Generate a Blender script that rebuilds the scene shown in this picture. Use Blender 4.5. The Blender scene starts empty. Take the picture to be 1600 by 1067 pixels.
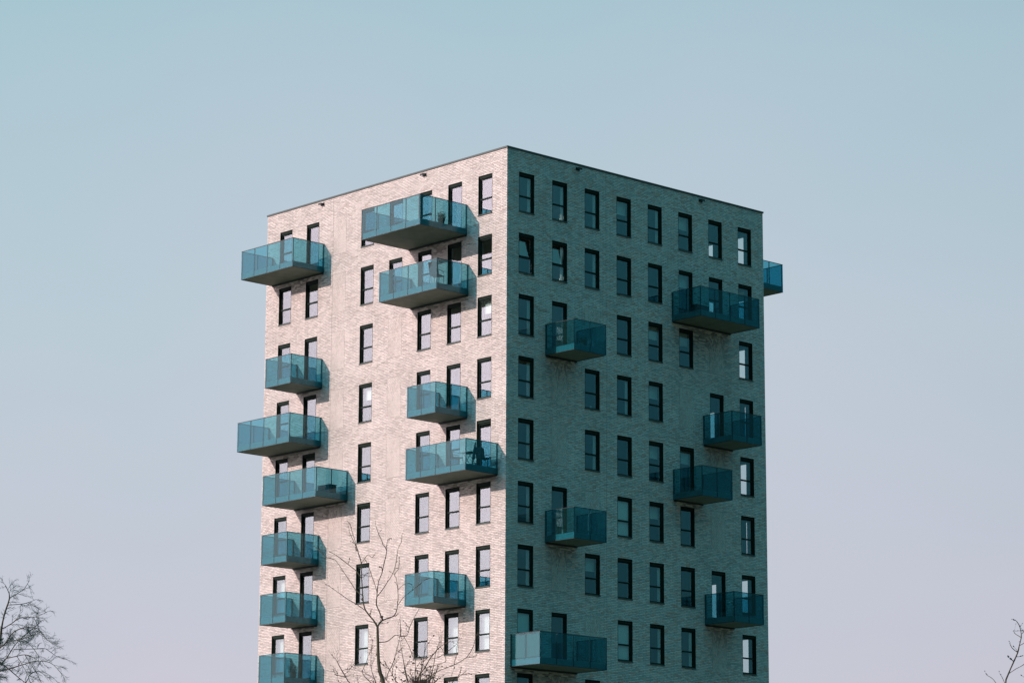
import bpy, bmesh, math, random
from mathutils import Vector, Matrix
random.seed(7)
R = math.radians
scene = bpy.context.scene
C = scene.collection
Z0 = 39.1                      # height of the heads of the top-floor windows above the ground

# ---------------------------------------------------------------- camera
PIT, ROL, YAW = 0.2111, 0.0046, -0.8228
CAM = Vector((99.6215, -92.074, Z0 - 37.5137))
FPX = 4588.1                   # focal length in pixels of the 1600 px wide photograph
fw = Vector((math.sin(YAW)*math.cos(PIT), math.cos(YAW)*math.cos(PIT), math.sin(PIT)))
rt = Vector((math.cos(YAW), -math.sin(YAW), 0)); up = rt.cross(fw)
rt2 = rt*math.cos(ROL) + up*math.sin(ROL); up2 = -rt*math.sin(ROL) + up*math.cos(ROL)
cam_d = bpy.data.cameras.new('camera'); cam = bpy.data.objects.new('camera', cam_d); C.objects.link(cam)
M = Matrix((rt2, up2, -fw)).transposed().to_4x4(); M.translation = CAM
cam.matrix_world = M
cam_d.sensor_width = 36; cam_d.lens = FPX/1600*36; cam_d.clip_end = 3000; cam_d.clip_start = 0.5
scene.camera = cam

# ---------------------------------------------------------------- light
SUN = Vector((-0.29, -1.0, 0.365)).normalized()        # towards the sun
w = bpy.data.worlds.new("World"); scene.world = w; w.use_nodes = True
nt = w.node_tree; N = nt.nodes; Lk = nt.links
for n in list(N): N.remove(n)
def wn(t, **k):
    n = N.new(t)
    for a, b in k.items(): setattr(n, a, b)
    return n
out = wn('ShaderNodeOutputWorld'); bg = wn('ShaderNodeBackground'); Lk.new(bg.outputs[0], out.inputs[0])
sky = wn('ShaderNodeTexSky', sky_type='NISHITA', sun_disc=False)
sky.sun_elevation = math.asin(SUN.z); sky.sun_rotation = math.atan2(SUN.x, SUN.y)
sky.air_density = 1.0; sky.dust_density = 2.0
tc = wn('ShaderNodeTexCoord'); sep = wn('ShaderNodeSeparateXYZ'); Lk.new(tc.outputs['Generated'], sep.inputs[0])
def s2l(r, g, b):
    return tuple((c/255/12.92 if c/255 <= .04045 else ((c/255+.055)/1.055)**2.4) for c in (r, g, b)) + (1,)
def ramp(pts, src):
    r = wn('ShaderNodeValToRGB'); e = r.color_ramp.elements
    e[0].position, e[0].color = pts[0]; e[1].position, e[1].color = pts[-1]
    for p, c in pts[1:-1]:
        k = e.new(p); k.color = c
    Lk.new(src, r.inputs[0]); return r
elev = ramp([(0, s2l(205,201,212)), (.10, s2l(202,203,215)), (.15, s2l(199,204,216)), (.215, s2l(194,206,217)),
             (.30, s2l(178,202,213)), (.36, s2l(160,196,207)), (.55, s2l(90,160,176)), (1, (.06,.46,.56,1))], sep.outputs[2])
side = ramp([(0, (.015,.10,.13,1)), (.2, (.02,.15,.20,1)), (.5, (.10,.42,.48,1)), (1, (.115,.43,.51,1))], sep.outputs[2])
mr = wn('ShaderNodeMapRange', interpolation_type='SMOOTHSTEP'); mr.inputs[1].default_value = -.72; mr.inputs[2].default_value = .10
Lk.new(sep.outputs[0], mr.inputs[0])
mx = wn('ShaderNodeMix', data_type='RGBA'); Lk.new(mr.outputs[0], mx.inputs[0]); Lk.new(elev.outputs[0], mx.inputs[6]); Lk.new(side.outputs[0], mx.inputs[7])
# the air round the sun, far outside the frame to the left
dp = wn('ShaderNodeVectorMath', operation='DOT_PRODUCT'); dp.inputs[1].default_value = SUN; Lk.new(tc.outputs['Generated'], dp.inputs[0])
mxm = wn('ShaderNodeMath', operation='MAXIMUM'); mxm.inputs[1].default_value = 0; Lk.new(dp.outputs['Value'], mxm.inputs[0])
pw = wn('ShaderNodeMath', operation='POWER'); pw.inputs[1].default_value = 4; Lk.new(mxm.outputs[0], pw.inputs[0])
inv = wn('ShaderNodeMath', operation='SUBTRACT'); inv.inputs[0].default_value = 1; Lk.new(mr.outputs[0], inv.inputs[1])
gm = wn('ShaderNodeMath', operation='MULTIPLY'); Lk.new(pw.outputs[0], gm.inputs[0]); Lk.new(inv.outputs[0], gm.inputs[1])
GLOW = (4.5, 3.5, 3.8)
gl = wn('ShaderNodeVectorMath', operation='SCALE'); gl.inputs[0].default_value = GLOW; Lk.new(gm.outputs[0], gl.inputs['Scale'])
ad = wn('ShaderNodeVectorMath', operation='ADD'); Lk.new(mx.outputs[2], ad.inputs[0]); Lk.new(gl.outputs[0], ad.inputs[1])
hz = wn('ShaderNodeTexNoise'); hz.inputs['Scale'].default_value = 5; hz.inputs['Detail'].default_value = 3; Lk.new(tc.outputs['Generated'], hz.inputs['Vector'])
hr = wn('ShaderNodeValToRGB'); hr.color_ramp.elements[0].position = .35; hr.color_ramp.elements[0].color = (.94,1,.995,1)
hr.color_ramp.elements[1].position = .65; hr.color_ramp.elements[1].color = (1.05,1.0,1.02,1); Lk.new(hz.outputs['Fac'], hr.inputs[0])
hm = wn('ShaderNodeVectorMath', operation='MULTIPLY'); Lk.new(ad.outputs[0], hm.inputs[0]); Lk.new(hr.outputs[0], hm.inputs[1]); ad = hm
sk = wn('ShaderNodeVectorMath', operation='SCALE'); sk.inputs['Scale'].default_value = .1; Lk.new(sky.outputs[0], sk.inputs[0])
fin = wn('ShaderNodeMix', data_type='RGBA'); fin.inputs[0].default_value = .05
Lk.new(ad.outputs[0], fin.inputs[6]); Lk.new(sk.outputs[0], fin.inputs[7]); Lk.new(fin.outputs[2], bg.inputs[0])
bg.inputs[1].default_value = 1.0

sd = bpy.data.lights.new('sun', 'SUN'); sd.energy = 3.75; sd.angle = R(.6); sd.color = (1, .83, .75)
so = bpy.data.objects.new('sun', sd); C.objects.link(so); so.rotation_euler = SUN.to_track_quat('Z', 'Y').to_euler(); so.location = (-40, -140, 90)
scene.view_settings.view_transform = 'Standard'; scene.view_settings.look = 'None'
scene.view_settings.exposure = 0; scene.view_settings.gamma = 1
scene.cycles.transparent_max_bounces = 24; scene.cycles.max_bounces = 8
scene.cycles.use_denoising = True

# ---------------------------------------------------------------- materials
def mat(name, col, rough=.7, metal=0, spec=.5):
    m = bpy.data.materials.new(name); m.use_nodes = True
    b = m.node_tree.nodes['Principled BSDF']
    b.inputs['Base Color'].default_value = (*col, 1); b.inputs['Roughness'].default_value = rough
    b.inputs['Metallic'].default_value = metal; b.inputs['Specular IOR Level'].default_value = spec
    return m
def noisy(m, a, b_, scale, detail=4, bump=0, rough=None, stretch=(1,1,1)):
    t = m.node_tree; b = t.nodes['Principled BSDF']
    co = t.nodes.new('ShaderNodeTexCoord'); mp = t.nodes.new('ShaderNodeMapping'); mp.inputs['Scale'].default_value = stretch
    nz = t.nodes.new('ShaderNodeTexNoise'); nz.inputs['Scale'].default_value = scale; nz.inputs['Detail'].default_value = detail
    r = t.nodes.new('ShaderNodeValToRGB'); e = r.color_ramp.elements
    e[0].position = .3; e[0].color = (*a, 1); e[1].position = .7; e[1].color = (*b_, 1)
    t.links.new(co.outputs['Object'], mp.inputs[0]); t.links.new(mp.outputs[0], nz.inputs['Vector'])
    t.links.new(nz.outputs['Fac'], r.inputs[0]); t.links.new(r.outputs[0], b.inputs['Base Color'])
    if bump:
        bp = t.nodes.new('ShaderNodeBump'); bp.inputs['Strength'].default_value = bump; bp.inputs['Distance'].default_value = .02
        t.links.new(nz.outputs['Fac'], bp.inputs['Height']); t.links.new(bp.outputs[0], b.inputs['Normal'])
    return m
def brick_mat(name, c1, c2, mortar, course, length, bumpd, tilt, upright=False):
    m = bpy.data.materials.new(name); m.use_nodes = True; t = m.node_tree; b = t.nodes['Principled BSDF']
    b.inputs['Roughness'].default_value = .9; b.inputs['Specular IOR Level'].default_value = .2
    nn = t.nodes.new; L = t.links.new
    co = nn('ShaderNodeTexCoord'); sp = nn('ShaderNodeSeparateXYZ'); L(co.outputs['Object'], sp.inputs[0])
    u = nn('ShaderNodeMath'); u.operation = 'ADD'; L(sp.outputs[0], u.inputs[0]); L(sp.outputs[1], u.inputs[1])
    cb = nn('ShaderNodeCombineXYZ')
    if upright: L(u.outputs[0], cb.inputs[1]); L(sp.outputs[2], cb.inputs[0])
    else: L(u.outputs[0], cb.inputs[0]); L(sp.outputs[2], cb.inputs[1])
    # courses are laid a little unevenly
    wz = nn('ShaderNodeTexNoise'); wz.inputs['Scale'].default_value = 2.2; wz.inputs['Detail'].default_value = 2; L(cb.outputs[0], wz.inputs['Vector'])
    wv = nn('ShaderNodeVectorMath'); wv.operation = 'MULTIPLY_ADD'; wv.inputs[1].default_value = (0, .03, 0)
    L(wz.outputs['Color'], wv.inputs[0]); L(cb.outputs[0], wv.inputs[2])
    br = nn('ShaderNodeTexBrick'); L(wv.outputs[0], br.inputs['Vector'])
    br.inputs['Scale'].default_value = 1; br.inputs['Brick Width'].default_value = length; br.inputs['Row Height'].default_value = course
    br.inputs['Mortar Size'].default_value = .011; br.inputs['Mortar Smooth'].default_value = .3; br.inputs['Bias'].default_value = 0
    br.offset = .37; br.offset_frequency = 2
    br.inputs['Color1'].default_value = (*c1, 1); br.inputs['Color2'].default_value = (*c2, 1); br.inputs['Mortar'].default_value = (*mortar, 1)
    # large soft patches where batches of brick differ
    nz = nn('ShaderNodeTexNoise'); nz.inputs['Scale'].default_value = .55; nz.inputs['Detail'].default_value = 5; nz.inputs['Roughness'].default_value = .6
    L(cb.outputs[0], nz.inputs['Vector'])
    mp = nn('ShaderNodeMapRange'); mp.inputs[1].default_value = .3; mp.inputs[2].default_value = .7; mp.inputs[3].default_value = .90; mp.inputs[4].default_value = 1.08
    L(nz.outputs['Fac'], mp.inputs[0])
    sc = nn('ShaderNodeVectorMath'); sc.operation = 'SCALE'; L(br.outputs['Color'], sc.inputs[0]); L(mp.outputs[0], sc.inputs['Scale'])
    L(sc.outputs[0], b.inputs['Base Color'])
    # each brick is hand-laid at its own slight tilt
    b2 = nn('ShaderNodeTexBrick'); L(wv.outputs[0], b2.inputs['Vector'])
    for q in ('Scale','Brick Width','Row Height','Mortar Size','Mortar Smooth'): b2.inputs[q].default_value = br.inputs[q].default_value
    b2.offset = .37; b2.offset_frequency = 2
    b2.inputs['Color1'].default_value = (0,0,0,1); b2.inputs['Color2'].default_value = (1,1,1,1); b2.inputs['Mortar'].default_value = (.08,.08,.08,1)
    tv = nn('ShaderNodeMath'); tv.operation = 'MULTIPLY_ADD'; L(b2.outputs['Color'], tv.inputs[0]); tv.inputs[1].default_value = tilt; tv.inputs[2].default_value = -tilt*.25
    tz = nn('ShaderNodeCombineXYZ'); L(tv.outputs[0], tz.inputs[2])
    ge = nn('ShaderNodeNewGeometry'); ta = nn('ShaderNodeVectorMath'); ta.operation = 'ADD'; L(ge.outputs['Normal'], ta.inputs[0]); L(tz.outputs[0], ta.inputs[1])
    tn = nn('ShaderNodeVectorMath'); tn.operation = 'NORMALIZE'; L(ta.outputs[0], tn.inputs[0])
    hh = nn('ShaderNodeMath'); hh.operation = 'SUBTRACT'; hh.inputs[0].default_value = 1; L(br.outputs['Fac'], hh.inputs[1])
    bp = nn('ShaderNodeBump'); bp.inputs['Strength'].default_value = 1; bp.inputs['Distance'].default_value = bumpd
    L(hh.outputs[0], bp.inputs['Height']); L(tn.outputs[0], bp.inputs['Normal']); L(bp.outputs[0], b.inputs['Normal'])
    return m
BRICK = brick_mat('brick', (.76,.668,.647), (.66,.58,.565), (.53,.465,.45), .080, .24, .02, 2.5)
PANEL = brick_mat('infill_brick', (.74,.65,.63), (.64,.56,.54), (.53,.465,.45), .075, .14, .02, 1.7, True)
FRAME = noisy(mat('frame_metal', (.01,.025,.02), .75, 0, .2), (.007,.016,.013), (.014,.028,.023), 3)
COPING = mat('coping_metal', (.06,.08,.08), .5, .4)
CONC = noisy(mat('concrete', (.18,.21,.17), .8), (.15,.18,.14), (.21,.24,.20), 1.6, 6, .1)  # concrete, darkened to put the shade under the slabs into its colour
FASCIA_LIT = noisy(mat('slab_edge_lit', (.48,.48,.45), .7), (.42,.43,.40), (.53,.53,.50), 2.5, 6)  # same slab's edges, lighter: the sunlit strip put into the colour
DARK = mat('dark_metal', (.012,.03,.035), .4)
INNER = mat('plaster', (.22,.22,.21), .9)
CURT = mat('curtain_cloth', (.85,.82,.82), .9)
WHITE = mat('white_ceramic', (.85,.85,.83), .3)
JOINT = mat('joint_sealant', (.30,.26,.25), .9)
def glass(name, tint, refl, rough, haze, hazecol, coat=(.95,.97,1)):
    m = bpy.data.materials.new(name); m.use_nodes = True; t = m.node_tree; nn = t.nodes.new; L = t.links.new
    t.nodes.remove(t.nodes['Principled BSDF']); o = t.nodes['Material Output']
    tr = nn('ShaderNodeBsdfTransparent'); tr.inputs[0].default_value = (*tint, 1)
    df = nn('ShaderNodeBsdfDiffuse'); df.inputs[0].default_value = (*hazecol, 1)
    g = nn('ShaderNodeBsdfGlossy'); g.inputs['Roughness'].default_value = rough; g.inputs['Color'].default_value = (*coat, 1)
    m1 = nn('ShaderNodeMixShader'); m1.inputs[0].default_value = haze; L(tr.outputs[0], m1.inputs[1]); L(df.outputs[0], m1.inputs[2])
    fr = nn('ShaderNodeLayerWeight'); fr.inputs['Blend'].default_value = .5
    p5 = nn('ShaderNodeMath'); p5.operation = 'POWER'; p5.inputs[1].default_value = 5; L(fr.outputs['Facing'], p5.inputs[0])
    ma = nn('ShaderNodeMath'); ma.operation = 'MULTIPLY_ADD'; L(p5.outputs[0], ma.inputs[0]); ma.inputs[1].default_value = 1-refl; ma.inputs[2].default_value = refl
    m2 = nn('ShaderNodeMixShader'); L(ma.outputs[0], m2.inputs[0]); L(m1.outputs[0], m2.inputs[1]); L(g.outputs[0], m2.inputs[2])
    L(m2.outputs[0], o.inputs[0]); return m
PANE = glass('window_glass', (.86,.93,.92), .15, .0, .0, (0,0,0))
BGLASS = glass('balcony_glass', (.36,.665,.735), .040, .01, .014, (.30,.95,.85), (.82,.98,.97))

# ---------------------------------------------------------------- mesh helpers
def box(bm, x0, x1, y0, y1, z0, z1):
    v = [bm.verts.new((x, y, z)) for z in (z0, z1) for y in (y0, y1) for x in (x0, x1)]
    for f in ((0,2,3,1), (4,5,7,6), (0,1,5,4), (2,6,7,3), (0,4,6,2), (1,3,7,5)): bm.faces.new([v[i] for i in f])
def bev(bm, wdt=.006):
    bmesh.ops.bevel(bm, geom=bm.edges[:], offset=wdt, segments=1, affect='EDGES')
def mesh(name, bm, m, smooth=False):
    me = bpy.data.meshes.new(name); bmesh.ops.recalc_face_normals(bm, faces=bm.faces[:]) if not smooth else None
    bm.to_mesh(me); bm.free(); me.materials.append(m)
    if smooth:
        for p in me.polygons: p.use_smooth = True
    return me
def link(name, me, parent=None, loc=(0,0,0), rot=(0,0,0)):
    o = bpy.data.objects.new(name, me); C.objects.link(o); o.location = loc; o.rotation_euler = rot; o.parent = parent
    return o
def boxes(name, m, *bs, bevel=0):
    bm = bmesh.new()
    for b in bs: box(bm, *b)
    if bevel: bev(bm, bevel)
    return mesh(name, bm, m)
def tag(o, label, cat, group=None, kind=None):
    o['label'] = label; o['category'] = cat
    if group: o['group'] = group
    if kind: o['kind'] = kind
    return o
def tube(bm, pts, rad, sides=6):
    """swept tube through pts with a radius at each point"""
    rings = []; n = len(pts); ref = Vector((.31, .52, .79)).normalized()
    for i, p in enumerate(pts):
        d = (pts[min(i+1, n-1)] - pts[max(i-1, 0)])
        if d.length < 1e-6: d = Vector((0,0,1))
        d.normalize(); a = d.cross(ref)
        if a.length < .05: a = d.cross(Vector((1,0,0)))
        a.normalize(); b = d.cross(a)
        rings.append([bm.verts.new(p + (a*math.cos(2*math.pi*k/sides) + b*math.sin(2*math.pi*k/sides))*rad[i]) for k in range(sides)])
    for i in range(n-1):
        for k in range(sides):
            bm.faces.new((rings[i][k], rings[i][(k+1) % sides], rings[i+1][(k+1) % sides], rings[i+1][k]))
    if sides > 2:
        bm.faces.new(rings[0][::-1]); bm.faces.new(rings[-1])

# ---------------------------------------------------------------- the ground
bm = bmesh.new()
n = 24
for i in range(n+1):
    for j in range(n+1): bm.verts.new((-1200 + 2400*i/n, -1200 + 2400*j/n, 0))
bm.verts.ensure_lookup_table()
for i in range(n):
    for j in range(n):
        a = i*(n+1) + j; bm.faces.new([bm.verts[k] for k in (a, a+n+1, a+n+2, a+1)])
GR = noisy(mat('grass_ground', (.06,.08,.04), .95), (.04,.06,.03), (.09,.10,.06), .4, 8, .3)
g = link('ground', mesh('ground', bm, GR)); g['kind'] = 'structure'; g['label'] = 'grass ground round the foot of the tower'
PV = noisy(mat('paving', (.28,.27,.25), .9), (.24,.23,.21), (.32,.31,.28), 1.2, 6, .1)
g = link('pavement', boxes('pavement', PV, (-22, 4, -4, 22, -.05, .06))); g['kind'] = 'structure'

# ---------------------------------------------------------------- the tower
WL, WR, ZTOP, TH, ST = 18.47, 18.10, Z0 + 1.0605, .36, 3.0
WW, WH, DH = 1.0, 1.98, 2.45
LC = [1.045 + 2.19*k for k in range(8)]         # near edge of each opening, from the corner
RC = [.775 + 2.2*k for k in range(8)]
NF = 13
Lwin = {0: {0,2,3,4,7}, 1: {0,2,3,4,6,7}, 2: {0,1,2,4,7}, 3: {0,2,4,7}, 4: {1,2,4,7}, 5: {0,1,2,4,7}, 6: {0,2,4,7}, 7: {0,1,2,4,7}, 8: {0,1,2}}
Ldoor = {0: {1,6}, 1: {1}, 2: {6}, 3: {1,6}, 4: {0,6}, 5: {6}, 6: {1,6}, 7: {6}, 8: set()}
Rwin = {0: set(range(8)), 1: {0,1,2,3,4,6,7}, 2: {0,3,4,5,7}, 3: {0,2,3,4,7}, 4: {0,2,3,4,7}, 5: {0,3,4,5,7}, 6: {0,2,3,4,5,7}, 7: {0,3,4,5,7}, 8: {0,2,3}}
Rdoor = {0: set(), 1: {5}, 2: {1}, 3: {6}, 4: {5}, 5: {1}, 6: {6}, 7: {1}, 8: set()}
for f in range(9, NF):
    Lwin[f] = set(); Ldoor[f] = set(); Rwin[f] = set(); Rdoor[f] = set()
root = bpy.data.objects.new('apartment_tower', None); C.objects.link(root)
tag(root, 'pale brick apartment tower with teal glass balconies on its faces', 'apartment tower')

def facade(bm, width, openings, place):
    """a wall sheet with real openings: outer face, inner face and the reveals between. place(s, d, z) -> point, d into the wall"""
    ss = sorted({0, width} | {o[0] for o in openings} | {o[1] for o in openings})
    zs = sorted({0, ZTOP} | {o[2] for o in openings} | {o[3] for o in openings})
    def hole(s, z): return any(o[0] < s < o[1] and o[2] < z < o[3] for o in openings)
    # merge columns of solid cells vertically to keep it light
    for i in range(len(ss)-1):
        s0, s1 = ss[i], ss[i+1]; sm = (s0+s1)/2; j = 0
        while j < len(zs)-1:
            if hole(sm, (zs[j]+zs[j+1])/2): j += 1; continue
            k = j
            while k < len(zs)-1 and not hole(sm, (zs[k]+zs[k+1])/2): k += 1
            for d in (0, TH):
                bm.faces.new([bm.verts.new(place(*q)) for q in ((s0,d,zs[j]), (s1,d,zs[j]), (s1,d,zs[k]), (s0,d,zs[k]))])
            j = k
    for a, b, c, d in openings:
        for q in (((a,0,c),(a,TH,c),(a,TH,d),(a,0,d)), ((b,0,c),(b,TH,c),(b,TH,d),(b,0,d)), ((a,0,c),(b,0,c),(b,TH,c),(a,TH,c)), ((a,0,d),(b,0,d),(b,TH,d),(a,TH,d))):
            bm.faces.new([bm.verts.new(place(*p)) for p in q])
def ops(cols, win, door):
    o = []
    for f in range(9):
        zt = Z0 - ST*f
        for k in win[f]: o.append((cols[k], cols[k]+WW, zt-WH, zt))
        for k in door[f]: o.append((cols[k], cols[k]+WW, zt-DH, zt))
    return o
bm = bmesh.new()
facade(bm, WL, ops(LC, Lwin, Ldoor), lambda s, d, z: (-s, d, z))
facade(bm, WR, ops(RC, Rwin, Rdoor), lambda s, d, z: (-d, s, z))
rear = [(LC[k], LC[k]+WW, Z0-ST*f-WH, Z0-ST*f) for f in range(9) for k in (0,1,3,5,7)]
facade(bm, WL, rear, lambda s, d, z: (-s, WR-d, z))
facade(bm, WR, [], lambda s, d, z: (-WL+d, s, z))
wall = mesh('wall', bm, BRICK); link('wall', wall, root)
# what is inside: floors, the core and the party walls
bs = []
for f in range(-1, NF):
    zt = Z0 - ST*f - DH
    if zt < 1: continue
    bs.append((-WL+TH+.01, -TH-.01, TH+.01, WR-TH-.01, zt-.30, zt-.02))
link('floors', boxes('floors', INNER, *bs), root)
link('inner_walls', boxes('inner_walls', INNER, (-13.2,-5.1,5.0,13.1,0,ZTOP-.5), (-5.1,-TH-.02,13.2,13.35,0,ZTOP-.5), (-5.1,-TH-.02,4.9,5.05,0,ZTOP-.5),
     (-5.15,-5.0,TH+.02,5,0,ZTOP-.5), (-9.5,-9.35,TH+.02,5,0,ZTOP-.5), (-13.4,-13.2,TH+.02,5,0,ZTOP-.5), (-5.1,-TH-.02,9.2,9.35,0,ZTOP-.5), (-5.15,-5.0,13.1,WR-TH-.02,0,ZTOP-.5)), root)
link('roof', boxes('roof', mat('roof_felt', (.06,.06,.06), .9), (-WL+TH, -TH, TH, WR-TH, ZTOP-.45, ZTOP-.30)), root)
cz0, cz1 = ZTOP + .002, ZTOP + .085
link('coping', boxes('coping', COPING, (-WL-.04, .04, -.04, TH+.02, cz0, cz1), (-WL-.04, .04, WR-TH-.02, WR+.04, cz0, cz1),
     (-TH-.02, .04, TH+.02, WR-TH-.02, cz0, cz1), (-WL-.04, -WL+TH+.02, TH+.02, WR-TH-.02, cz0, cz1)), root)
# overflow spouts under the coping
sp = boxes('drain_spout', DARK, (-.10,.10,-.20,-.002,-.05,.02), (-.13,.13,-.03,-.003,-.09,.06), (-.10,-.07,-.22,-.2,-.09,.02), (.07,.1,-.22,-.2,-.09,.02))
for s in (6.01, 13.93): link('drain_spout', sp, root, (-s, 0, Z0+.90))
for s in (4.69, 13.41): link('drain_spout', sp, root, (0, s, Z0+.90), (0,0,R(90)))
# movement joint down the sunlit face
link('expansion_joint', boxes('expansion_joint', JOINT, (-13.06,-13.045,-.004,.01,0,ZTOP-.02)), root)
link('expansion_joint', boxes('expansion_joint', JOINT, (-.01,.004,6.63,6.642,0,ZTOP-.02)), root)

# bricked-up panels where the rhythm of windows is kept without a window
pm = boxes('brick_panel', PANEL, (-.5,.5,-.006,.02,-WH,0))
jm = boxes('panel_joint', JOINT, (-.512,-.5005,-.004,.02,-WH,0), (.5005,.512,-.004,.02,-WH,0), (-.512,.512,-.004,.02,.0005,.012))
Lblank = [(f, 5) for f in range(9)] + [(f, 3) for f in range(2, 9)]
Rblank = [(2,2),(2,6),(3,1),(3,5),(4,1),(4,6),(5,2),(5,6),(6,1),(7,2),(7,6),(8,1),(8,5)]
def lp(f, k): return (-(LC[k]+WW/2), 0, Z0-ST*f)
def rp(f, k): return (0, RC[k]+WW/2, Z0-ST*f)
for f, k in Lblank:
    p = link('brick_panel', pm, root, lp(f, k)); link('panel_joint', jm, p)
for f, k in Rblank:
    p = link('brick_panel', pm, root, rp(f, k), (0,0,R(90))); link('panel_joint', jm, p)

# windows: metal surround, head box, frame, transom; panes and sill hang under them
def frame_mesh(h, door):
    e = .0022
    bs = [(-.5-e,-.484,-.004,.20,-h,0), (.484,.5+e,-.004,.20,-h,0), (-.484,.484,-.004,.20,-.018,e),     # surround
          (-.4835,.4835,.045,.19,-.13,-.019),                                                             # shutter box
          (-.4832,-.43,.105,.18,-h+.05,-.131), (.43,.4832,.105,.18,-h+.05,-.131), (-.43,.43,.105,.18,-.19,-.131),
          (-.43,.43,.105,.18,-h+.05,-h+(.15 if door else .12))]
    if not door: bs.append((-.4828,.4828,.085,.185,-1.185,-1.115))
    return boxes('window_frame', FRAME, *bs)
WM = frame_mesh(WH, False); DM = frame_mesh(DH, True)
SILL = boxes('sill', mat('sill_metal', (.05,.075,.07), .45), (-.5,.5,-.045,.104,-WH-.002,-WH+.048))
SILLD = boxes('threshold', FRAME, (-.48,.48,.0,.104,-DH+.002,-DH+.048))
P_UP = boxes('pane', PANE, (-.43,.43,0,.012,-1.11,-.195))
P_LO = boxes('pane', PANE, (-.43,.43,0,.012,-WH+.12,-1.185))
P_DO = boxes('pane', PANE, (-.43,.43,0,.012,-DH+.15,-.195))
SASH = boxes('sash', FRAME, (-.42,-.37,-.02,.03,0,.915), (.37,.42,-.02,.03,0,.915), (-.37,.37,-.02,.03,0,.05), (-.37,.37,-.02,.03,.865,.915))
P_T = boxes('pane', PANE, (-.37,.37,0,.012,.05,.865))
def curtain_mesh(w_, h, folds):
    bm = bmesh.new(); n = folds*8; t = .004; rows = []
    for z in (0, -h):
        rows.append([bm.verts.new((w_*i/n, .025*math.sin(i*math.pi/4)+ .008*math.sin(i*1.7), z)) for i in range(n+1)])
        rows.append([bm.verts.new((w_*i/n, t+.025*math.sin(i*math.pi/4)+ .008*math.sin(i*1.7), z)) for i in range(n+1)])
    for i in range(n):
        bm.faces.new((rows[0][i], rows[0][i+1], rows[2][i+1], rows[2][i])); bm.faces.new((rows[1][i], rows[3][i], rows[3][i+1], rows[1][i+1]))
        bm.faces.new((rows[0][i], rows[1][i], rows[1][i+1], rows[0][i+1])); bm.faces.new((rows[2][i], rows[2][i+1], rows[3][i+1], rows[3][i]))
    return mesh('curtain', bm, CURT)
CU_FULL = curtain_mesh(1.06, 2.1, 8); CU_SIDE = curtain_mesh(.17, 1.72, 3)
BLIND_L = boxes('blind', CURT, (-.46,.46,.0,.008,-1.74,0), (-.46,.46,-.01,.02,-1.77,-1.742))
BLIND = boxes('blind', CURT, (-.5,.5,.0,.01,-.75,0), (-.5,.5,-.01,.02,-.77,-.745))
curt_full = {('L',7,0),('L',7,1),('L',7,4),('L',7,7),('L',6,7),('R',7,3),('R',7,0),('R',5,3)}
curt_side = {('R',f,0) for f in (0,2,3,4,5,6)} | {('R',0,1),('R',1,1),('R',0,2),('R',0,4),('R',3,3),('R',6,4),('R',7,4),('R',7,5),('R',4,2),('L',5,1),('R',1,2)}
blinds = {('R',0,3),('R',4,4),('R',1,5),('R',2,4),('R',2,5),('R',4,5),('L',8,1),('R',0,5),('R',3,4),('R',6,2),('R',5,4),('L',2,0),('L',3,4)}
rear_shut = {3, 5}
tilted = {('R',1,0), ('R',1,1)}
for fa, win, door, pos, rz in (('L', Lwin, Ldoor, lp, 0), ('R', Rwin, Rdoor, rp, R(90))):
    for f in range(9):
        for k in sorted(win[f] | door[f]):
            d = k in door[f]
            o = link('balcony_door' if d else 'window', DM if d else WM, root, pos(f, k), (0,0,rz))
            if d: link('pane', P_DO, o, (0,.125,0)); link('threshold', SILLD, o)
            else:
                link('sill', SILL, o)
                link('pane', P_LO, o, (0,.125,0))
                if (fa, f, k) in tilted:
                    s = link('sash', SASH, o, (0,.15,-1.11), (R(-9),0,0)); link('pane', P_T, o, (0,.15,-1.11), (R(-9),0,0))
                    o['label'] = 'window with its upper sash tilted open'
                else: link('pane', P_UP, o, (0,.125,0))
            if (fa, f, k) in curt_full: link('curtain', CU_FULL, o, (-.53,.42,.05)) if fa == 'L' else link('blind', BLIND_L, o, (0,.2,-.14))
            if (fa, f, k) in curt_side: link('curtain', CU_SIDE, o, (.27,.23,-.16))
            if (fa, f, k) in blinds: link('blind', BLIND, o, (0,.38,0))
# curtains drawn over two of the rear corner windows (seen as dark where others let the sky through)
for f in rear_shut:
    o = link('curtain', CU_FULL, root, (-(LC[0]+WW)-.03, WR-TH-.08, Z0-ST*f+.05))

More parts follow.
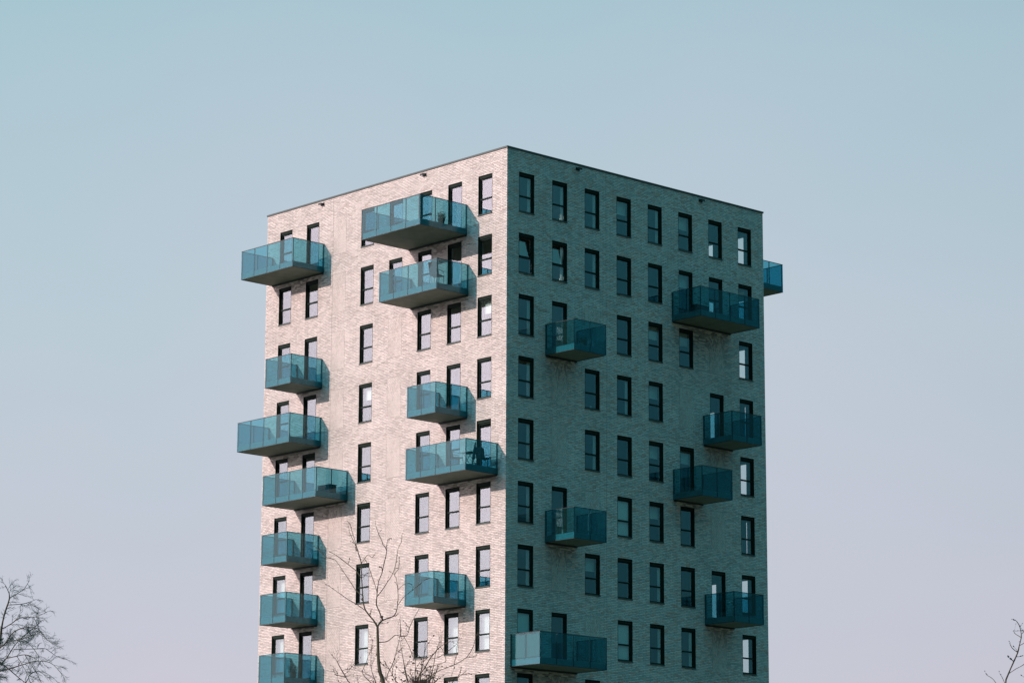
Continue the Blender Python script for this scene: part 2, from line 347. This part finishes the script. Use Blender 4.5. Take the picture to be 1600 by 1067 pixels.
# ---------------------------------------------------------------- balconies
GP = {}
def panel(wd):
    k = round(wd, 3)
    if k not in GP: GP[k] = boxes('glass_panel', BGLASS, (-wd/2+.006, wd/2-.006, 0, .012, .022, 1.475))
    return GP[k]
SL = {}
def balcony(fa, sN, sF, depth, f, rz=None, loc=None):
    wd = sF - sN; key = (round(wd,3), depth)
    nfp = max(2, round(wd/1.06)); nsp = round(depth/1.03)
    if key not in SL:
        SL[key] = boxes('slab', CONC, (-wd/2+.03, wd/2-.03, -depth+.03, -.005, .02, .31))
        SL[key].materials.append(FASCIA_LIT)                              # edges toned lighter than the underside, as if sunlit
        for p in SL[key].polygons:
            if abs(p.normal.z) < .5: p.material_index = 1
        bs = []
        for sx in (-1, 1):     # rails along the two ends
            a, b = sorted((sx*wd/2, sx*(wd/2-.035)))
            bs += [(a, b, -depth+.036, -.004, 1.476, 1.505), (a, b, -depth+.036, -.004, 0, .02)]
            for i in range(1, nsp+1):
                y = -depth + depth*i/nsp if i < nsp else -.045
                bs.append((min(sx*(wd/2-.03), sx*(wd/2-.065)), max(sx*(wd/2-.03), sx*(wd/2-.065)), y-.018, y+.018, .312, 1.475))
        bs += [(-wd/2, wd/2, -depth, -depth+.035, 1.476, 1.505), (-wd/2, wd/2, -depth, -depth+.035, 0, .02)]
        for i in range(nfp+1):
            x = max(-wd/2+.04, min(wd/2-.04, -wd/2 + wd*i/nfp))
            bs.append((x-.018, x+.018, -depth+.03, -depth+.065, .312, 1.475))
            bs.append((x-.022, x+.022, -depth+.013, -depth+.029, .04, .40))
        bs.append((-wd/2+.05, wd/2-.05, -.06, -.006, -.06, .018))     # bearing angle under the slab
        SL[key+('r',)] = boxes('railing', DARK, *bs)
    zb = Z0 - 2.75 - ST*f
    sm = (sN+sF)/2
    if loc is None: loc = (-sm, 0, zb) if fa == 'L' else (0, sm, zb)
    if rz is None: rz = 0 if fa == 'L' else R(90)
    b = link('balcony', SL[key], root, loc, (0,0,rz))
    link('railing', SL[key+('r',)], b)
    for i in range(nfp): link('glass_panel', panel(wd/nfp), b, (-wd/2 + wd*(i+.5)/nfp, -depth, 0))
    for sx in (-1, 1):
        for i in range(nsp):
            y = -depth + .02 + (depth-.02)*(i+.5)/nsp
            link('glass_panel', panel((depth-.02)/nsp), b, (sx*wd/2 - (0 if sx > 0 else 0), y, 0), (0,0,R(90 if sx > 0 else -90)))
    return b
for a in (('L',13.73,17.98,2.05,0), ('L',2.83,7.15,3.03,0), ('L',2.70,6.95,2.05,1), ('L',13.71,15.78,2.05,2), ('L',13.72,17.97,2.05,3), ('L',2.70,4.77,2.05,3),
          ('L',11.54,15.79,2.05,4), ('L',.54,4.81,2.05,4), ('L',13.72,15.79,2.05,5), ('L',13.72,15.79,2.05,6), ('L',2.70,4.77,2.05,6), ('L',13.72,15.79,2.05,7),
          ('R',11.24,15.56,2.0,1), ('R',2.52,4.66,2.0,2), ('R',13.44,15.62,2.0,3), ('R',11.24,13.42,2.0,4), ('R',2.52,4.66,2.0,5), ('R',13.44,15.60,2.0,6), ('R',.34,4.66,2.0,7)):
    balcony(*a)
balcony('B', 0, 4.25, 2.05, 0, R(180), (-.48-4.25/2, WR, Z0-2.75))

# ---------------------------------------------------------------- things on the balconies and sills
def slabtop(f): return Z0 - 2.75 - ST*f + .312
def lathe(bm, prof, n=16, c=(0,0)):
    rings = [[bm.verts.new((c[0]+r*math.cos(2*math.pi*k/n), c[1]+r*math.sin(2*math.pi*k/n), z)) for k in range(n)] for r, z in prof]
    for a, b in zip(rings, rings[1:]):
        for k in range(n): bm.faces.new((a[k], a[(k+1)%n], b[(k+1)%n], b[k]))
    bm.faces.new(rings[0][::-1]); bm.faces.new(rings[-1])
def thing(name, label, cat, loc, rz=0, group=None):
    o = bpy.data.objects.new(name, None); C.objects.link(o); o.location = loc; o.rotation_euler = (0,0,rz); tag(o, label, cat, group); return o
CHF = mat('chair_frame', (.03,.035,.035), .5); CHC = mat('chair_cloth', (.05,.07,.08), .9); WOOD = noisy(mat('wood', (.16,.10,.06), .7), (.12,.08,.05), (.2,.13,.08), 6)
def chair(label, loc, rz, group=None):
    t = thing('garden_chair', label, 'chair', loc, rz, group)
    link('seat', boxes('seat', CHC, (-.25,.25,-.24,.24,.42,.46), bevel=.012), t)
    bm = bmesh.new(); box(bm, -.25, .25, -.02, .02, 0, .62); bev(bm, .012)
    link('backrest', mesh('backrest', bm, CHC), t, (0,.25,.44), (R(-14),0,0))
    for sx in (-1, 1):
        for sy in (-1, 1):
            bm = bmesh.new(); tube(bm, [Vector((sx*.24, sy*.22, .42)), Vector((sx*.25, sy*.27, 0))], [.014,.012], 8); link('leg', mesh('leg', bm, CHF), t)
        bm = bmesh.new(); tube(bm, [Vector((sx*.27,-.22,.42)), Vector((sx*.27,-.2,.64)), Vector((sx*.27,.30,.66))], [.014]*3, 8); link('armrest', mesh('armrest', bm, CHF), t)
    return t
chair('dark garden chair left of the folded parasol on the sunlit balcony nearest the corner', (-1.75,-1.55,slabtop(4)), R(160))
chair('dark garden chair between the folded parasol and the wall, sunlit balcony nearest the corner', (-.98,-.52,slabtop(4)), R(80))
chair('dark garden chair alone on the wide balcony directly under the topmost, deepest balcony', (-3.15,-1.65,slabtop(1)), R(200))
t = thing('folding_table', 'small dark folding table between the two chairs on the balcony nearest the corner', 'table', (-1.2,-1.15,slabtop(4)))
link('tabletop', boxes('tabletop', WOOD, (-.33,.33,-.25,.25,.66,.69), bevel=.006), t)
for sy in (-1, 1):
    for sx in (-1, 1):
        bm = bmesh.new(); tube(bm, [Vector((sx*.28, sy*.2, .66)), Vector((-sx*.24, sy*.2, 0))], [.013,.013], 8); link('leg', mesh('leg', bm, CHF), t)
t = thing('folded_parasol', 'closed dark parasol leaning outwards on the balcony nearest the corner', 'parasol', (-.95,-1.25,slabtop(4)))
bm = bmesh.new(); lathe(bm, [(.20,0),(.21,.03),(.19,.06),(.04,.08),(.03,.28)]); link('base', mesh('base', bm, CONC), t)
bm = bmesh.new(); tube(bm, [Vector((0,0,.05)), Vector((.14,-.02,.6)), Vector((.27,-.04,1.1))], [.018]*3, 8); link('pole', mesh('pole', bm, CHF), t)
bm = bmesh.new(); tube(bm, [Vector((.06,-.01,.3)), Vector((.09,-.015,.4)), Vector((.17,-.03,.75)), Vector((.25,-.04,1.05)), Vector((.28,-.04,1.13))], [.05,.075,.06,.035,.01], 10); link('canopy', mesh('canopy', bm, CHC), t)
def leafball(bm, c, r, n, rnd, sz=.05):
    for _ in range(n):
        v = Vector((rnd.gauss(0,1), rnd.gauss(0,1), rnd.gauss(0,1))).normalized()*r*rnd.random()**.4
        p = c + v; a = Vector((rnd.gauss(0,1), rnd.gauss(0,1), rnd.gauss(0,1))).normalized(); b = a.cross(v+Vector((.1,.2,.3))).normalized()
        bm.faces.new([bm.verts.new(q) for q in (p, p+a*sz+b*sz*.4, p+a*sz*2, p+a*sz-b*sz*.4)])
LEAF = noisy(mat('leaf', (.05,.08,.04), .8), (.03,.06,.03), (.08,.11,.05), 3)
def potted(label, loc, h, r, seed):
    t = thing('potted_plant', label, 'plant', loc); rnd = random.Random(seed)
    bm = bmesh.new(); lathe(bm, [(.13,0),(.17,.26),(.185,.27),(.185,.31),(.16,.31),(.15,.28)]); link('pot', mesh('pot', bm, mat('pot_clay', (.12,.08,.06), .8)), t)
    bm = bmesh.new(); leafball(bm, Vector((0,0,.3+h/2)), r, 260, rnd); link('foliage', mesh('foliage', bm, LEAF), t)
    bm = bmesh.new()
    for i in range(4): tube(bm, [Vector((0,0,.25)), Vector((rnd.uniform(-.1,.1), rnd.uniform(-.1,.1), .3+h*.6))], [.01,.006], 5)
    link('stem', mesh('stem', bm, WOOD), t)
potted('low potted shrub behind the side glass of the deepest balcony, high on the sunlit face', (-3.2,-1.35,slabtop(0)), .3, .22, 3)
potted('low potted shrub on the lowest balcony at the far edge of the sunlit face', (-14.1,-1.2,slabtop(7)), .3, .25, 4)
potted('low potted shrub on the small balcony highest on the shaded face', (1.2,3.9,slabtop(2)), .25, .2, 5)
def storage(label, loc, sx, sy, h, m):
    t = thing('storage_box', label, 'box', loc)
    link('body', boxes('body', m, (-sx/2,sx/2,-sy/2,sy/2,.02,h-.05), bevel=.01), t)
    link('lid', boxes('lid', m, (-sx/2-.02,sx/2+.02,-sy/2-.02,sy/2+.02,h-.048,h), bevel=.008), t)
storage('long low storage box behind the glass of the balcony that crosses the movement joint', (-12.2,-.8,slabtop(4)), .9, .45, .45, CHC)
storage('dark storage box on the wide balcony high at the far end of the shaded face', (.9,12.3,slabtop(1)), .5, .9, .5, CHC)
# sheet added behind the lowest shaded end glass, for the sky reflected there
SHEET = mat('sheet_tone', (.30,.36,.30), .9)
bm = bmesh.new(); n = 30; fr = []; bk = []
for j in range(2):
    for i in range(n+1):
        z = .12 + 1.10*j - (.07*math.sin(math.pi*((i/n*2) % 1)) if j else 0)
        fr.append(bm.verts.new((.22+1.70*i/n, .008*math.sin(i*.8), z))); bk.append(bm.verts.new((.22+1.70*i/n, .006+.008*math.sin(i*.8), z)))
for i in range(n):
    bm.faces.new((fr[i], fr[i+1], fr[n+2+i], fr[n+1+i])); bm.faces.new((bk[i], bk[n+1+i], bk[n+2+i], bk[i+1]))
sh = link('reflection_sheet', mesh('reflection_sheet', bm, SHEET)); sh.location = (0, .34+.085, slabtop(7)-.05)
tag(sh, 'grey sheet added to brighten the end glass of the lowest shaded balcony by the corner', 'sheet')
bm = bmesh.new(); lathe(bm, [(.035,0),(.06,.08),(.055,.18),(.03,.24),(.04,.27)])
vm = mesh('vase', bm, WHITE, True)
for (f, k, x, l) in ((0,1,.34,'white vase in the second top-floor window from the corner, shaded face'),
                     (1,1,.34,'white vase under the tilted sash of the second window from the corner'),
                     (3,2,.20,'small white vase in the third window column of the shaded face, fourth floor down')):
    o = link('vase', vm, None, (-.315, RC[k]+.5+x, Z0-ST*f-WH+.003)); tag(o, l, 'vase')

# ---------------------------------------------------------------- bare trees
BARK = noisy(mat('bark', (.055,.05,.035), .95), (.035,.035,.025), (.085,.08,.05), 9, 6, .5, stretch=(1,1,.25))
TWIG = noisy(mat('twig_bark', (.06,.045,.035), .95), (.04,.03,.025), (.09,.065,.05), 5)
GREYTWIG = noisy(mat('grey_twig_bark', (.03,.07,.07), .95), (.02,.05,.05), (.05,.10,.10), 5)
fwh = Vector((fw.x, fw.y, 0)).normalized()
def pix(u, v, D):
    """point seen at (u, v) of the photograph on the upright plane D metres in front of the eye"""
    d = fw + rt2*((u-800)/FPX) + up2*((533.5-v)/FPX)
    return CAM + d*(D/d.dot(fwh))
def smooth(pts, rad, step):
    """Catmull-Rom through pts"""
    P, Q = [], []
    for i in range(len(pts)-1):
        p0 = pts[max(i-1,0)]; p1 = pts[i]; p2 = pts[i+1]; p3 = pts[min(i+2, len(pts)-1)]
        n = max(2, int((p2-p1).length/step))
        for j in range(n):
            t = j/n
            P.append(.5*((2*p1) + (p2-p0)*t + (2*p0-5*p1+4*p2-p3)*t*t + (3*p1-p0-3*p2+p3)*t**3)); Q.append(rad[i]*(1-t)+rad[i+1]*t)
    P.append(pts[-1]); Q.append(rad[-1]); return P, Q
def twig(bm, p, d, L, r, rnd, lvl, bud, droop):
    n = 5; pts = [p]; q = p.copy(); dd = d.normalized()
    for i in range(n):
        dd = (dd + Vector((rnd.gauss(0,.16), rnd.gauss(0,.16), rnd.gauss(0,.16) + droop))).normalized(); q = q + dd*L/n; pts.append(q.copy())
    tube(bm, pts, [r*(1-.75*i/n) for i in range(n+1)], 4 if lvl else 3)
    if bud:
        for i in range(1, n+1):
            if rnd.random() < bud:
                b = pts[i] + Vector((rnd.gauss(0,1), rnd.gauss(0,1), rnd.gauss(0,1)))*r; s = r*rnd.uniform(1.3, 2.4)
                tube(bm, [b, b+dd*s*1.5, b+dd*s*3.0], [s*.5, s, s*.2], 4)
    if lvl > 0:
        for i in range(1, n+1):
            for _ in range(2 if rnd.random() < .5 else 1):
                s = Vector((rnd.gauss(0,1), rnd.gauss(0,1), rnd.gauss(.2,1))); s = (s - dd*s.dot(dd)).normalized()
                twig(bm, pts[i], dd*.9 + s*.5, L*rnd.uniform(.3,.6), r*.6, rnd, lvl-1, bud, droop)
def bare_tree(label, D, trunk, limbs, seed, barkm, twigm, dens, tl, lvl, bud, droop, minr=.0065, depthj=1.6, extra=None, thick=.85):
    rnd = random.Random(seed); s = D/FPX
    base = pix(*trunk[0][:2], D); t = thing('bare_tree', label, 'tree', (base.x, base.y, 0), 0)
    off = Vector((base.x, base.y, 0))
    def conv(pl, d0, d1):
        P = []
        for i, (u, v, wd) in enumerate(pl):
            k = i/max(1, len(pl)-1); P.append((pix(u, v, D + d0 + (d1-d0)*k) - off, max(minr, wd*s/2*thick)))
        return [a for a, b in P], [b for a, b in P]
    bm = bmesh.new()
    pts, rad = conv(trunk[1:], 0, 0)
    pts = [Vector((0,0,-.15)), Vector((0,0,.5))] + pts; r0 = rad[0]*1.7; rad = [r0*1.5, r0*1.1] + rad
    P, Q = smooth(pts, rad, .25); tube(bm, P, Q, 10); link('trunk', mesh('trunk', bm, barkm, True), t)
    bm = bmesh.new(); bt = bmesh.new()
    for pl in limbs:
        d0 = pl[0][3] if len(pl[0]) > 3 else 0; d1 = d0 + rnd.uniform(-1, 1)*depthj
        pts, rad = conv([q[:3] for q in pl], d0, d1)
        P, Q = smooth(pts, rad, .18); Q = [q*rnd.uniform(.85,1.2) for q in Q]
        tube(bm, P, Q, 6)
        for i in range(2, len(P)-1):
            k = i/len(P)
            seg = (P[i+1]-P[i]).length
            if rnd.random() < dens*seg*(.35+k):
                dd = (P[i+1]-P[i]).normalized(); sd = Vector((rnd.gauss(0,1), rnd.gauss(0,1), rnd.gauss(.15,1))); sd = (sd-dd*sd.dot(dd)).normalized()
                twig(bt, P[i], dd*.6+sd, tl*rnd.uniform(.4,1.1), min(Q[i]*.6, minr*1.3), rnd, lvl, bud, droop)
        twig(bt, P[-1], (P[-1]-P[-2]).normalized(), tl*.6, rad[-1]*.8, rnd, lvl, bud, droop)
        if bud:
            for i in range(len(P)//3, len(P)):
                if rnd.random() < bud*.5:
                    sd = Vector((rnd.gauss(0,1), rnd.gauss(0,1), rnd.gauss(0,1))).normalized(); b = P[i]+sd*Q[i]*.8; z_ = Q[i]*rnd.uniform(.7,1.5)
                    tube(bt, [b-sd*z_*.3, b+sd*z_, b+sd*z_*2.4], [z_*.6, z_*.8, z_*.2], 4)
    if extra: extra(bm, bt, conv, rnd)
    link('limbs', mesh('limbs', bm, barkm, True), t); link('twigs', mesh('twigs', bt, twigm), t)
    return t
# 1 the slender forked tree before the sunlit face
bare_tree('slender forked bare tree whose top stands highest before the sunlit brick face', 72,
  [(604,1500,9), (603,1300,10), (601,1120,9), (598.9,1067,8), (594.4,1052,7.2), (591.4,1033,6.3), (590.5,1002,5.4), (589.9,979,4.6), (590.4,977,3)],
  [[(589.9,979,3.6),(583.5,968.5,3.2),(571.9,954.4,2.8),(568,942.8,2.6),(566.9,932,2.4),(565,902,2.2),(564.3,878,2),(560.4,866,1.9),(557.7,856,1.6),(550,840,1.1),(546,831,.8)],
   [(557.7,856,1.4),(554,842,1),(550,830,.9),(547.2,819,.7)],
   [(569.4,952.5,1.7),(557.8,944,1.5),(544.6,936.6,1.4),(528.9,925.5,1.1),(515.7,916.3,.8)],
   [(566.5,930,1.8),(555.8,921.5,1.6),(549.9,912.4,1.5),(536.7,892.7,1.3),(523.6,874.3,1.1),(511.8,871,1.1),(502.6,863.8,.9),(496,857,.7)],
   [(564.6,903,1.5),(556.4,891.4,1.5),(543.3,880.9,1.6),(526.2,867.7,1.4),(517,862.5,.9)],
   [(564.5,880,1.2),(570,872,1),(575,866,1),(581,871,.9),(584,868,.8)],
   [(589.9,979,3.6),(593,973,3.2),(597.6,968.5,3)],
   [(597.6,968.5,2.6),(592.5,954.4,2.3),(588,944,2.2),(588.8,932,2),(589.9,919,1.8),(591.9,907,1.7),(597.1,894,1.6),(599.7,881,1.5),(604.3,860,1.4),(598.4,850.7,1.2),(597.1,845.4,1.1),(591.9,834.9,1),(587.9,823,.8)],
   [(604.3,860,1.2),(604.5,850,1),(606,843,.9),(611,840,.7)],
   [(588.9,932,1.6),(597.1,921.5,1.5),(605,909.7,1.4),(614.2,895.3,1.4),(618.8,878.2,1.2),(622,857.2,1),(627.3,845.4,1),(628,836,.8)],
   [(589.2,925,1.4),(586,913.7,1.2),(581.4,900.5,1.1),(577.4,888.7,1),(572,876,.8)],
   [(581.4,900.5,1),(573,899,.9),(566,897,.8)],
   [(597.6,968.5,2.6),(606,965.5,2.2),(615.6,961.5,2.1),(620.1,951.8,1.7),(621.4,940.3,1.5),(622,934.7,1.4),(621.4,917.6,1.3),(618.8,901.9,1.2),(616,897,1),(622.7,888.7,.9),(624,874.3,.8)],
   [(622,945,1.2),(628.6,934.7,1.1),(637.8,926.8,1),(650,917,.9),(661,908,.7)],
   [(621.4,922,1),(630,913,.9),(640,911,.7)],
   [(591.8,1003.2,2),(600,1002.5,1.8),(607.9,1000,1.7),(617.5,991.6,1.5),(626.5,993.6,1.6),(636.1,992.3,1.5),(639.3,981.4,1.2),(645.7,967.2,1.1),(650.8,958,.8)],
   [(626.5,993.6,1.3),(625.9,978.8,1.2),(625.2,968.5,.9)],
   [(631,994,1.2),(639.3,1009.6,1),(644.4,1023.8,.8)],
   [(589,973,1),(580,971,.9),(574,969,.7)]],
  11, BARK, TWIG, 2.4, .22, 0, .7, .02, thick=.8)
# 2 the bushier crown standing beside it, mostly below the frame
def fan(bm, bt, conv, rnd):
    for i in range(17):
        u0 = 643 + rnd.uniform(-16, 20); v0 = 1100; a = rnd.uniform(-1.25, 1.25); L_ = rnd.uniform(50, 125)*(1-.35*abs(a))
        P = []; 
        for k in range(6):
            t_ = k/5; P.append((u0 + math.sin(a)*L_*t_ + rnd.gauss(0,1.4), v0 - math.cos(a)*L_*t_ + rnd.gauss(0,1.2), 2.0*(1-t_)+.7))
        pts, rad = conv(P, rnd.uniform(-.5,.5), rnd.uniform(-2,2)); P2, Q2 = smooth(pts, rad, .2); tube(bm, P2, Q2, 5)
        for j in range(3, len(P2)-1):
            if rnd.random() < .55:
                dd = (P2[j+1]-P2[j]).normalized(); sd = Vector((rnd.gauss(0,1), rnd.gauss(0,1), rnd.gauss(.3,1))).normalized()
                twig(bt, P2[j], dd*.7+sd*.8, rnd.uniform(.12,.5), .008, rnd, 0, .5, .02)
    for i in range(5):     # catkin-like clumps in its middle
        c, _ = conv([(645+i*7, 1062+rnd.uniform(-3,6), 1)], rnd.uniform(-.4,.4), 0); leafball(bt, c[0], .14, 160, rnd, .02)
bare_tree('bushy bare tree with dense twiggy crown low beside the slender forked one', 66,
  [(652,1560,10), (650,1350,12), (648,1200,11), (645,1110,9), (644,1095,6)],
  [[(645,1105,3),(650,1075,2.4),(654.7,1056,2.2),(663.7,1043,2.1),(671.4,1029,1.8),(684.2,1013.5,1.7),(692,1007,1.2)],
   [(645,1105,3),(656,1075,2),(667.5,1059.7,1.8),(686.8,1047,1.6),(709.9,1038,1.4),(729.2,1026.3,1.2),(739.4,1009.6,1),(741,1003,.8)],
   [(645,1105,3),(640,1075,2),(634,1050,1.7),(630,1030,1.4),(627,1012,1)],
   [(645,1105,3),(622,1085,2),(604,1062,1.6),(610.5,1043,1.5),(616,1030,1.3),(619.4,1017,1.1),(624,1000,.9)],
   [(645,1105,3),(600,1085,2),(585,1060,1.5),(579.6,1040,1.2),(580,1022,.9)],
   [(645,1105,3),(580,1090,2),(548,1068,1.7),(541,1058,1.6),(534.7,1048,1.5),(530,1039,1.2),(525.7,1031,.9)],
   [(541,1058,1.1),(533,1056,1),(525,1054,.7)],
   [(645,1105,3),(598,1080,2),(575,1062,1.4),(569,1055,1.5),(566,1048,1.2),(572,1035,1),(575,1025,.8)],
   [(671.4,1029,1.2),(684,1027,1),(694,1021,.9),(706,1012,.7)],
   [(663.7,1043,1.3),(676,1040,1.1),(692,1035,1),(697,1031,.9),(694,1022,.7)]],
  12, BARK, TWIG, 2.2, .5, 1, .35, .03, extra=fan)
# 3 the wide old tree at the left edge
LT = [[(0,1002.7,4.5),(2.6,980,3.6),(7,959,3),(14.9,934,2.3),(12.3,922,1.4),(7.9,913,.9)],
   [(14.9,934,1.5),(26.3,927.3,1.3),(37.7,919.4,1),(46,906.3,.7)], [(13,944.8,1.3),(35,943,1.1),(47.3,939.6,.9),(56,936,.7)],
   [(4.4,981.6,2),(19.3,972.9,1.9),(29.8,965.3,1.7),(52.6,964,1.3),(64.8,959.7,1),(75.4,954.5,.7)],
   [(0,1011.4,2.4),(8.8,1004,2.3),(19.3,988.7,1.9),(35,980.8,1.7),(52.6,980.2,1.5),(63,985,1.3),(71.9,997.4,1.1),(84,1006,.8)],
   [(8.8,1004,1.6),(29.8,998.3,1.5),(52.6,992.2,1.1),(60,989,.8)], [(0,1037.7,2.3),(10.5,1027.2,2.2),(22.8,1007.9,1.8),(36,994,1.6),(52.6,980.8,1.3)],
   [(21,1014,1.4),(57.8,1013.2,1.3),(71.9,1013.2,1.1),(87.6,1024.6,.9),(105,1030,.7)], [(10.5,1028,1.8),(26.3,1024.6,1.6),(38.6,1022.3,1.4),(52.6,1027.2,1.1),(59.6,1032.5,.9)],
   [(0,1048,2.4),(19.3,1043,2.1),(38.6,1036.9,1.8),(56,1032.5,1.5),(77,1034.2,1.2),(89.4,1043.9,1),(98,1055,.8)],
   [(10,1090,3),(40.3,1065.8,2),(45.6,1055,1.6),(54.3,1049,1.3),(70,1050,1),(85,1060,.8)], [(-5,1030,2.4),(17.5,1048,2),(36.8,1064,1.4),(60,1075,1)],
   [(52.6,964,1),(58,975,.9),(62,985,.7)], [(20,990,1),(27,1000,.9),(30,1010,.7)], [(35,998,1),(50,1010,1),(60,1024,.8),(68,1036,.7)],
   [(38.6,1022,1.2),(50,1040,1.1),(60,1056,1),(66,1070,.9)], [(26,1024,1.2),(36,1040,1),(44,1056,.9)]]
LT2 = [[(-24-u if u > 2 else u-20, v + 6, w_) for u, v, w_ in pl] for pl in LT[3:11]]
TR = [[(-14,1050,7),(-6,1025,5.5),(0,1002.7,4.5)], [(-14,1060,4),(-6,1042,3),(0,1037.7,2.3)], [(-16,1075,4),(-8,1056,3),(0,1048,2.4)], [(-10,1040,4),(-5,1020,3),(0,1011.4,2.4)],
      [(-12,1100,5),(0,1095,4),(10,1090,3)], [(-14,1050,5),(-16,1020,4),(-20,1000,3),(-24,985,2)]]
bare_tree('wide bare tree with fine drooping twigs at the far left edge of the view', 105,
  [(-16,1420,14), (-15,1250,15), (-15,1100,12), (-14,1060,9), (-14,1048,7)], TR + LT + LT2, 21, BARK, GREYTWIG, 6.5, .46, 2, 0, -.02, minr=.0072, depthj=4)
# 4 the shoot at the right edge
bare_tree('bare tree showing one upright budded shoot at the lower right edge', 80,
  [(1600,1480,11), (1598,1300,11), (1594,1180,8), (1590,1140,5), (1589,1130,3)],
  [[(1590,1140,4),(1574,1100,3),(1571.5,1067,2.9),(1573.8,1056.5,2.8),(1584,1033,2.6),(1590.2,1019,2.4),(1592.6,1008,2.1),(1595.7,995.5,1.8),(1594.9,984.5,1.4),(1591.8,975,1),(1587.9,969.6,.7)],
   [(1576.2,1051.8,1.4),(1588,1044,1.2),(1599.6,1037.7,1.1),(1612,1025,.8)], [(1595.7,995.5,1.1),(1590,992,.9),(1585.5,989,.8),(1584,985,.6)],
   [(1590.2,1019,1.1),(1585,1015,.9),(1580.8,1011,.8),(1579,1007,.6)], [(1574,1100,2),(1563,1080,1.5),(1555.8,1066,1.2),(1550,1059,.9),(1543.3,1055,.7)],
   [(1573,1075,1.2),(1568,1062,.9),(1565,1056,.7)], [(1594.9,984.5,1),(1602,985,.9),(1610,980,.7)], [(1592.6,1008,1),(1602,1003,.8),(1612,992,.7)],
   [(1590,1140,4),(1605,1100,3),(1620,1060,2),(1632,1020,1.2)], [(1590,1140,3),(1600,1095,2.4),(1604,1060,1.6),(1612,1030,1)]],
  31, BARK, GREYTWIG, 1.9, .30, 0, .55, .03, minr=.009)
